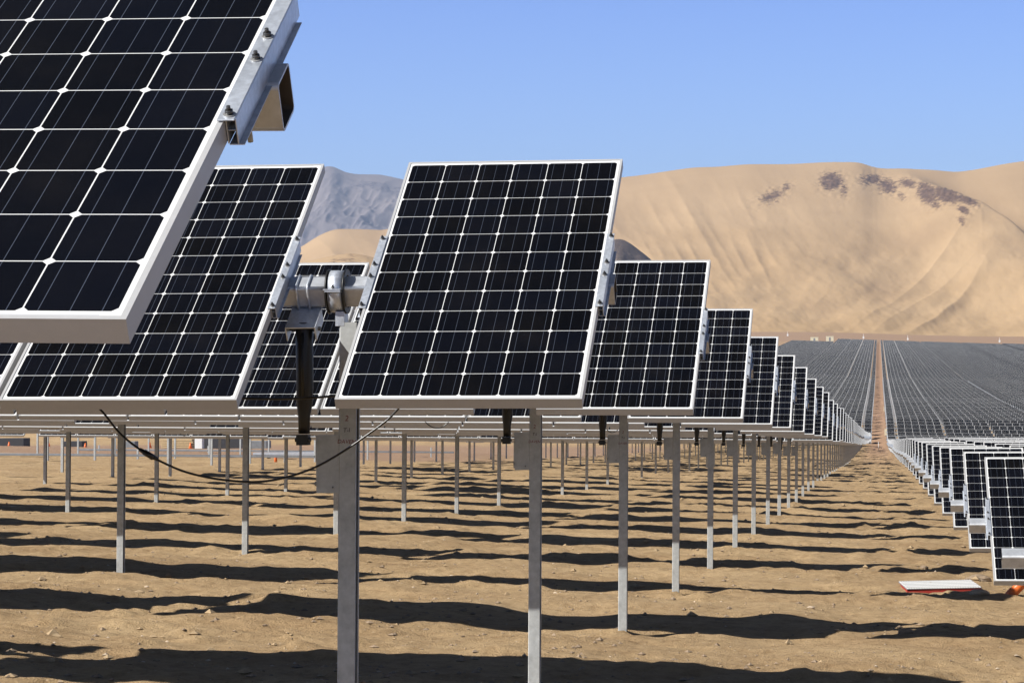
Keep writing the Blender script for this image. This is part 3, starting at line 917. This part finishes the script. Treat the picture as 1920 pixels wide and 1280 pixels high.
for Yc, name, n, x_in, dirn in indiv:
    lod = 0 if n <= 11 else (1 if n <= 30 else 2)
    if name in ('L2', 'R2'): lod = 2
    if name == 'L':
        grp = "solar trackers on tall posts left of the lane"
        if (name, n) in special: lab = special[(name, n)]
        elif n < 20: lab = "tall solar tracker, %s row from the camera left of the lane" % ordinals[n]
        elif Yc < 320: lab = "solar tracker in the tightly stacked run before the dip, left of the lane"; grp = "stacked trackers left of the lane"
        else: lab = "far solar tracker climbing the slope beyond the dip, directly left of the lane"; grp = "far trackers left of the lane"
    elif name == 'R':
        grp = "low solar trackers right of the lane"
        if (name, n) in special: lab = special[(name, n)]
        elif n < 20: lab = "low solar tracker, %s row behind the corner panel right of the lane" % ordinals[n-4].replace('nearest', 'first')
        elif Yc < 320: lab = "low solar tracker in the tightly stacked run before the dip, right of the lane"; grp = "stacked trackers right of the lane"
        else: lab = "far solar tracker climbing the slope beyond the dip, directly right of the lane"; grp = "far trackers right of the lane"
    elif name == 'R2': lab = "far solar tracker in the second column right of the lane"; grp = "second column trackers on the right"
    else: lab = "far solar tracker in the second column left of the lane"; grp = "second column trackers on the left"
    make_tracker(name, n, x_in, dirn, lod, lab, grp)

# the rest of the field: one object
def field_mesh():
    V = []; F = []; UV = []; MI = []
    P0 = np.array([(0, 0, 0), (PW, 0, 0), (PW, PL, 0), (0, PL, 0), (0, 0, -PT), (PW, 0, -PT), (PW, PL, -PT), (0, PL, -PT)])
    faces = [((0, 1, 2, 3), 0), ((0, 4, 5, 1), 1), ((3, 2, 6, 7), 1), ((0, 3, 7, 4), 1), ((1, 5, 6, 2), 1), ((4, 7, 6, 5), 1)]
    uvp = [(0, 0), (PW, 0), (PW, PL), (0, PL)]
    vb = 0
    for Yc, name, n, x_in, dirn in rest:
        tau, Y, rho, zb0 = tracker_params(name, n, x_in)
        R = np.array((Matrix.Rotation(-rho, 3, 'Y') @ Matrix.Rotation(tau, 3, 'X')))
        o = np.array((x_in, Y, zb0))
        for k in range(20):
            x = -PANS[k]-PW if dirn < 0 else PANS[k]
            V.append((P0+np.array((x, 0, 0))) @ R.T + o)
            for f, mi in faces:
                F.append([vb+i for i in f]); MI.append(mi)
                UV.append(uvp if mi == 0 else [(0, 0)]*4)
            vb += 8
    V = np.concatenate(V).astype(np.float32); F = np.array(F, np.int32)
    me = bpy.data.meshes.new("distant_trackers")
    me.vertices.add(len(V)); me.vertices.foreach_set("co", V.ravel())
    me.loops.add(F.size); me.loops.foreach_set("vertex_index", F.ravel())
    me.polygons.add(len(F)); me.polygons.foreach_set("loop_start", np.arange(0, F.size, 4, dtype=np.int32))
    me.polygons.foreach_set("loop_total", np.full(len(F), 4, np.int32))
    me.materials.append(M_PANEL); me.materials.append(M_FRAME)
    me.polygons.foreach_set("material_index", np.array(MI, np.int32))
    me.polygons.foreach_set("use_smooth", np.zeros(len(F), bool))
    uvl = me.uv_layers.new(name="UVMap"); uvl.data.foreach_set("uv", np.array(UV, np.float32).ravel())
    me.update(calc_edges=True)
    return me
tag(obj("distant_solar_trackers", field_mesh()), "mass of distant dark solar trackers covering the plain up to the foot of the dunes", "solar field", kind="stuff")

# ------------------------------------------------------------------ bare second block on the left (posts and low tubes without panels)
x2 = XR-TLEN-CORR
barelab = "bare galvanised post without panels in the unfinished block at far left"
for n in (9, 10, 11, 12, 13, 14, 15, 16, 17, 18, 19, 20, 21, 23):
    Y = row_y(n)+.85
    if n not in (17, 23):
        for g in GAPS[:3]:
            x = x2 - g[0] - .2
            z = zg(x, Y)
            o = obj("steel_post", get_post(2.2), None, Matrix.Translation((x, Y, z+2.2)))
            tag(o, barelab, "post", "bare posts in the unfinished block")
    else:
        z0 = zg(x2, Y)+.62
        r = thing("bare_torque_tube_row", "farther low row of posts with a bare torque tube seen under the panels" if n > 17 else
                  "nearer low row of posts with a long bare grey torque tube at far left", "tracker frame", (x2, Y, z0-.62), "unfinished tracker frames at far left")
        obj("torque_tube", ME_TUBEG, r, Matrix.Translation((-TLEN, 0, .62)) @ Matrix.Rotation(.0145, 4, 'Y'))
        for g in GAPS:
            x = x2 - g[0]-.2
            obj("post", get_post(.9, simple=True), r, Matrix.Translation((x-x2, 0, z0-(z0-.62)-.05+.0145*(g[0]+.2))))

# ------------------------------------------------------------------ cables
def catenary(p0, p1, sag, n=40, skew=0.0):
    out = []
    for i in range(n+1):
        t = i/n; p = Vector(p0).lerp(Vector(p1), t)
        p.z -= sag*4*t*(1-t)*(1+skew*(t-.5)); out.append(p)
    return out
def at(px_, py_, Y):
    u, e = ray(px_, py_); return Vector((u*Y, Y, e*Y))
def spline(pts, n=8):
    out = []
    P = [pts[0]]+list(pts)+[pts[-1]]
    for i in range(1, len(P)-2):
        for k in range(n):
            t = k/n
            a, b_, c, d = P[i-1], P[i], P[i+1], P[i+2]
            out.append(.5*((2*b_)+(-a+c)*t+(2*a-5*b_+4*c-d)*t*t+(-a+3*b_-3*c+d)*t*t*t))
    out.append(P[-2]); return out
cb = MB()
YC = 10.35
big = spline([at(178, 758, YC), at(195, 775, YC), at(225, 812, YC), at(262, 842, YC), at(300, 864, YC), at(350, 885, YC), at(410, 898, YC), at(475, 903, YC), at(530, 896, YC), at(590, 876, YC),
              at(645, 845, YC), at(690, 814, YC), at(725, 788, YC), at(742, 771, YC), at(752, 760, YC)])
cb.tube(big, .0048, M_CABLE, 10)
co = obj("hanging_cable", cb.mesh("hanging_cable")); tag(co, "long black cable sagging in front of the two nearest post tops below the central panel", "cable")
cb = MB(); cb.tube([at(262, 842, YC), at(272, 848.5, YC), at(286, 856, YC), at(296, 861, YC)], [.008, .0105, .0105, .008], M_CABLE, 12)
cb.tube([at(270, 847, YC), at(288, 857.5, YC)], .0125, M_CABLE, 12)
obj("plug", cb.mesh("plug"), co)
cb = MB()
cb.tube(spline([at(446, 746, 10.6), at(500, 747.5, 10.6), at(552, 747, 10.55), at(585, 745.5, 10.5), at(640, 741, 10.5)]), .0052, M_CABLE, 8)
tag(obj("short_cable", cb.mesh("short_cable")), "thin cable running level behind the black drive arm to the central panel corner", "cable")
for i, (xa, xb_, y, dz, Y, lab) in enumerate(((797, 841, 790, 12, 27.4, "small dark cable loop hanging below the stacked panel edges right of the first post"),
                                       (1137, 1158, 804, 6, 33.2, "tiny dark cable loop beside the third post from the left in the post line"),
                                       (338, 352, 812, 4, 39, "tiny cable loop under the far panel edges between two distant posts on the left"))):
    cb = MB(); a, b_ = at(xa, y, Y), at(xb_, y+1, Y)
    cb.tube(catenary(a, b_, (dz/4743)*Y, 20), .006, M_CABLE, 8)
    tag(obj("cable_loop", cb.mesh("cable_loop")), lab, "cable")

# ------------------------------------------------------------------ things on the ground
def ground_at(px_, py_):
    u, e = ray(px_, py_); lo, hi = 8.0, 1500.0
    for Y in np.geomspace(lo, hi, 1500):
        if zb(u*Y, Y) >= e*Y: return Vector((u*Y, Y, zg(u*Y, Y)))
    return Vector((u*hi, hi, e*hi))
def rock_mesh(r, sx, sy, sz, mat, seed):
    import bmesh
    bm = bmesh.new(); bmesh.ops.create_icosphere(bm, subdivisions=3, radius=1)
    for v in bm.verts:
        p = v.co.copy()
        k = 1+.35*float(vnoise(np.array([p.x*1.6+seed]), np.array([p.y*1.6+p.z*1.3]), seed)[0])+.14*float(vnoise(np.array([p.x*4+p.z*3]), np.array([p.y*4+seed]), seed+1)[0])
        v.co = Vector((p.x*sx, p.y*sy, p.z*sz))*r*k
    me = bpy.data.meshes.new("rock"); bm.to_mesh(me); bm.free()
    for p in me.polygons: p.use_smooth = len(me.polygons) > 400 and p.index % 1 == 0
    me.materials.append(mat); return me

# red and white board lying in the lane
g = ground_at(1760, 1117)
g = Vector((.70, 31.75, zg(.70, 31.75)))
b_ = thing("white_slatted_board", "flat white gridded board on a dark red base, lying on the sand in the lane", "board", g)
bw, bd = .90, .95
Mb = Matrix.Translation((0, 0, -.008)) @ Matrix.Rotation(.015, 4, 'X') @ Matrix.Rotation(-.012, 4, 'Y') @ Matrix.Rotation(.10, 4, 'Z')
mb = MB(); mb.box(-bw/2, bw/2, -bd/2, bd/2, -.07, .055, M_REDB); obj("base", mb.mesh("base"), b_, Mb)
mb = MB()
mb.box(-bw/2-.006, bw/2+.006, -bd/2-.01, bd/2, .0565, .0605, M_GREYP)
for i in range(29):
    x = -bw/2 + bw*(i+.5)/29
    mb.box(x-.0085, x+.0085, -bd/2-.008, bd/2-.004, .061, .072, M_WHITEP)
for j in range(5):
    y = -bd/2+bd*(j+.5)/5
    mb.box(-bw/2, bw/2, y-.006, y+.006, .0725, .075, M_GREYP)
obj("grating", mb.mesh("grating"), b_, Mb)
# orange conduit
g = ground_at(1893, 1119)
oc = thing("orange_conduit", "orange plastic conduit sticking out of the sand under the right-hand corner panel", "conduit", g)
mb = MB()
pts = [Vector((-.02, 0, -.08)), Vector((.0, 0, -.01)), Vector((.05, 0, .05)), Vector((.11, .01, .11)), Vector((.18, .01, .18)), Vector((.30, .02, .24)), Vector((.5, .03, .26))]
mb.tube(spline(pts, 4), [.075]*3+[.066]*6+[.058]*16, M_ORANGE, 20)
obj("pipe", mb.mesh("pipe"), oc)
me = rock_mesh(.13, 1.4, .7, .16, M_ORANGE, 3); f = obj("flap", me, oc, Matrix.Translation((-.18, -.05, .0)))
# rocks
rocks = [(1836, 1119, .075, 1.5, .9, .55, M_STONE, "pale half-buried stone at the right end of the white board"),
         (1733, 1068, .045, 1.3, .9, .8, M_STONE2, "small brown stone sitting alone in the lane above the white board"),
         (1834, 1092, .12, 1.5, .8, .75, M_STONE2, "dark rounded rock in the shadow beside the lowest corner of the right-hand panel"),
         (1520, 1146, .03, 1.5, .9, .6, M_STONE, "small pale stone on sunlit sand in the lower right foreground"),
         (1700, 1192, .05, 1.6, .9, .6, M_STONE2, "brown clod at the shadow edge near the bottom right corner"),
         (275, 1093, .022, 1.2, .9, .7, M_STONE, "tiny white pebble on sunlit sand near the left front post")]
for k, (x, y, r, sx, sy, sz, m, lab) in enumerate(rocks):
    g = ground_at(x, y); o = obj("rock", rock_mesh(r, sx, sy, sz, m, 30+k), None, Matrix.Translation(g+Vector((0, 0, r*sz*.25))))
    tag(o, lab, "rock")
# loose gravel: uncountable
def gravel(name, n, mat, rmin, rmax, seed):
    rs = np.random.RandomState(seed)
    V = []; F = []; b0 = 0
    oct_v = np.array([(1, 0, 0), (-1, 0, 0), (0, 1, 0), (0, -1, 0), (0, 0, 1), (0, 0, -1)], float)
    oct_f = [(0, 2, 4), (2, 1, 4), (1, 3, 4), (3, 0, 4), (2, 0, 5), (1, 2, 5), (3, 1, 5), (0, 3, 5)]
    Y = 15.5 + (rs.rand(n)**1.8)*60
    X = (rs.rand(n)*.47-.37)*Y
    cl = vnoise(X/1.6, Y/1.6, seed+5) > rs.rand(n)*.9-.55
    X, Y = X[cl], Y[cl]
    Z = zground(X, Y)
    for x, y, z in zip(X, Y, Z):
        r = rmin + (rmax-rmin)*rs.rand()**4
        v = oct_v*(r*rs.uniform(.6, 1.3, (6, 3)))*np.array((1.2, 1, .6))
        a = rs.rand()*6.28; c, s = math.cos(a), math.sin(a)
        v = v @ np.array(((c, s, 0), (-s, c, 0), (0, 0, 1)))
        V.append(v + (x, y, z+r*.15)); F += [[b0+i for i in f] for f in oct_f]; b0 += 6
    me = bpy.data.meshes.new(name); me.from_pydata(np.concatenate(V).tolist(), [], F); me.materials.append(mat)
    return me
tag(obj("clods", gravel("clods", 900, M_CLOD, .02, .07, 15)), "sand coloured clods lying on the churned sand", "clods", kind="stuff")
tag(obj("gravel", gravel("gravel", 11000, M_STONE2, .005, .038, 5)), "brown grit and small clods scattered over the sand", "gravel", kind="stuff")
tag(obj("pale_gravel", gravel("pale_gravel", 2400, M_STONE, .004, .026, 9)), "pale pebbles scattered over the sand", "gravel", kind="stuff")

# far left clutter seen under the panels
def cone(px_, py_, h, lab):
    g = ground_at(px_, py_)
    r = thing("traffic_cone", lab, "cone", g, "orange markers along the far road")
    mb = MB(); mb.tube([(0, 0, .03), (0, 0, h)], [h*.28, h*.06], M_ORANGE, 14); obj("cone_body", mb.mesh("cone_body"), r)
    mb = MB(); mb.box(-h*.36, h*.36, -h*.36, h*.36, 0, .035, M_ORANGE); obj("base", mb.mesh("base"), r)
g = ground_at(517, 866)
mb = MB(); mb.tube([(0, 0, -.05), (0, 0, .28), (0, 0, .30)], [.065, .065, .052], M_ORANGE, 18); mb.tube([(0, 0, .3), (0, 0, .31)], .045, M_WHITEP, 12)
tag(obj("orange_marker_post", mb.mesh("orange_marker_post"), None, Matrix.Translation(g)), "short orange cylinder standing on the sand between distant posts left of the drive arm", "marker")
def yat(px_, Y): u, _ = ray(px_, 830); return Vector((u*Y, Y, zg(u*Y, Y)))
for i, (px_, Y, lab) in enumerate(((17, 162, "traffic cone at the left edge by the reddish road"), (92, 165, "traffic cone in front of the reddish road near the left edge"),
                                 (160, 163, "traffic cone on the reddish road between the first two pairs of posts"), (281, 160, "traffic cone left of the pale timber stack"),
                                 (357, 158, "traffic cone right of the pale timber stack"))):
    p = yat(px_, Y); r = thing("traffic_cone", lab, "cone", p, "orange markers along the far road")
    mb = MB(); mb.tube([(0, 0, .03), (0, 0, .5)], [.15, .03], M_ORANGE, 14); obj("cone_body", mb.mesh("cone_body"), r)
    mb = MB(); mb.box(-.26, .26, -.26, .26, 0, .04, M_ORANGE); obj("base", mb.mesh("base"), r)
def crate(px_, Y, w, d, h, mat, lab, name="equipment_crate", cat="crate", lid=True):
    p = yat(px_, Y); r = thing(name, lab, cat, p)
    mb = MB(); mb.box(-w/2, w/2, -d/2, d/2, .1, h, mat); obj("body", bevel(mb.mesh("body"), .02), r)
    for x in (-w*.35, w*.35):
        mb = MB(); mb.box(x-.08, x+.08, -d/2, d/2, -.15, .1, M_WOOD); obj("skid", mb.mesh("skid"), r)
crate(8, 175, 3.4, 1.4, .9, M_DARKB, "long dark equipment crate at the left edge behind the reddish road")
crate(140, 178, 1.5, 1.2, .7, M_DARKB, "dark equipment crate on the reddish road behind the second front post")
crate(245, 178, .9, .9, .7, M_GREYP, "grey equipment crate on the road between two distant posts")
crate(415, 168, 3.4, 1.4, 1.0, M_DARKB, "dark equipment crate right of the pale timber stack")
crate(478, 172, 2.0, 1.3, .8, M_GREYP, "wide grey equipment crate behind the orange cylinder")
crate(374, 160, .5, .5, .95, M_WHITEP, "small white box standing on the far road", "white_box", "box")
p = yat(335, 164); r = thing("timber_stack", "stack of pale timber boards on the reddish road at far left", "timber", p)
for i in range(5):
    mb = MB(); mb.box(-1.1+.03*(i % 2), 1.1-.05*(i % 3), -.5, .5, .1+i*.15, .1+i*.15+.12, M_WOOD); obj("board", mb.mesh("board"), r)
p = yat(560, 120); r = thing("pipe_bundle", "bundle of grey steel tubes lying behind the black drive arm foot", "tubes", p)
for i in range(4):
    for j in range(2):
        mb = MB(); mb.box(-2.2, 1.6, -.3+i*.13, -.3+i*.13+.11, .12+j*.12, .12+j*.12+.11, M_TUBE); obj("tube", mb.mesh("tube"), r)
for sx in (-1.6, 1.0):
    mb = MB(); mb.box(sx, sx+.12, -.4, .3, -.05, .12, M_WOOD); obj("bearer", mb.mesh("bearer"), r)

# lane furniture beyond the dip, cabins and masts at the far edge
for i, (px_, Y, lab) in enumerate(((1660.5, 352, "cream cabinet nearest the dip on the right edge of the lane"), (1659, 452, "cream cabinet halfway up the far right edge of the lane"),
                                 (1657, 690, "farthest cream cabinet at the right edge of the lane"))):
    u, _ = ray(px_, 780); x = u*Y; z = zg(x, Y)
    r = thing("cabinet", lab, "cabinet", (x, Y, z))
    mb = MB(); mb.box(-.17, .17, -.15, .15, .08, .95, M_CREAM); obj("body", bevel(mb.mesh("body"), .01), r)
    mb = MB(); mb.box(-.12, .12, -.1, .1, -.1, .08, M_GREYP); obj("plinth", mb.mesh("plinth"), r)
p = ground_at(1647, 829); p = Vector((ray(1647, 829)[0]*300, 300, 0)); p.z = zg(p.x, p.y)
mb = MB(); mb.tube([(0, 0, -.1), (0, 0, .95)], .025, M_WHITEP, 8)
mb.tube([(0, 0, .95), (0, 0, 1.0)], .04, M_WHITEP, 8)
tag(obj("marker_pole", mb.mesh("marker_pole"), None, Matrix.Translation(p)), "thin white marker pole standing in the middle of the lane at the dip", "pole")
for px_, Y, lab in ((1527, 1390, "cream inverter cabin at far left of the field edge"), (1556, 1440, "cream inverter cabin nearer the lane at the field edge")):
    u, _ = ray(px_, 636); x = u*Y; z = zg(x, Y)
    r = thing("inverter_cabin", lab, "cabin", (x, Y, z))
    mb = MB(); mb.box(-2.1, 2.1, -1.2, 1.2, .2, 3.0, M_CREAM); obj("wall", mb.mesh("wall"), r)
    mb = MB(); mb.box(-2.2, 2.2, -1.3, 1.3, 3.0, 3.15, M_CREAM); obj("roof", mb.mesh("roof"), r)
    mb = MB(); mb.box(-.5, .5, -1.24, -1.203, .3, 2.4, M_GREYP); obj("door", mb.mesh("door"), r)
    mb = MB(); mb.box(-2.0, 2.0, -1.1, 1.1, -.4, .2, M_GREYP); obj("plinth", mb.mesh("plinth"), r)
for px_, Y, lab in ((1477, 1650, "pale mast left of the two cream cabins below the dunes"), (1619, 1600, "pale mast on the field edge left of the lane"),
                   (1702, 1600, "pale mast on the field edge just right of the lane"), (1874, 1600, "pale mast on the field edge near the right border")):
    u, _ = ray(px_, 636); x = u*Y; z = zg(x, Y)
    r = thing("weather_mast", lab, "mast", (x, Y, z))
    mb = MB(); mb.tube([(0, 0, -.3), (0, 0, 3.0)], .08, M_WHITEP, 8); obj("pole", mb.mesh("pole"), r)
    mb = MB(); mb.box(-.45, .45, -.3, .3, 0, 1.4, M_WHITEP); obj("box", mb.mesh("box"), r)

# ------------------------------------------------------------------ air
hz, N, L, b = new_mat("haze_air")
N.remove(b)
pv = N.new("ShaderNodeVolumePrincipled")
pv.inputs["Color"].default_value = (.58, .72, 1.0, 1)
pv.inputs["Density"].default_value = 6.0e-5
pv.inputs["Anisotropy"].default_value = .2
L.new(pv.outputs[0], N["Material Output"].inputs["Volume"])
mb = MB(); mb.box(-7000, 6000, -3050, 15500, -40, 1330, hz)
tag(obj("haze", mb.mesh("haze")), kind="stuff")
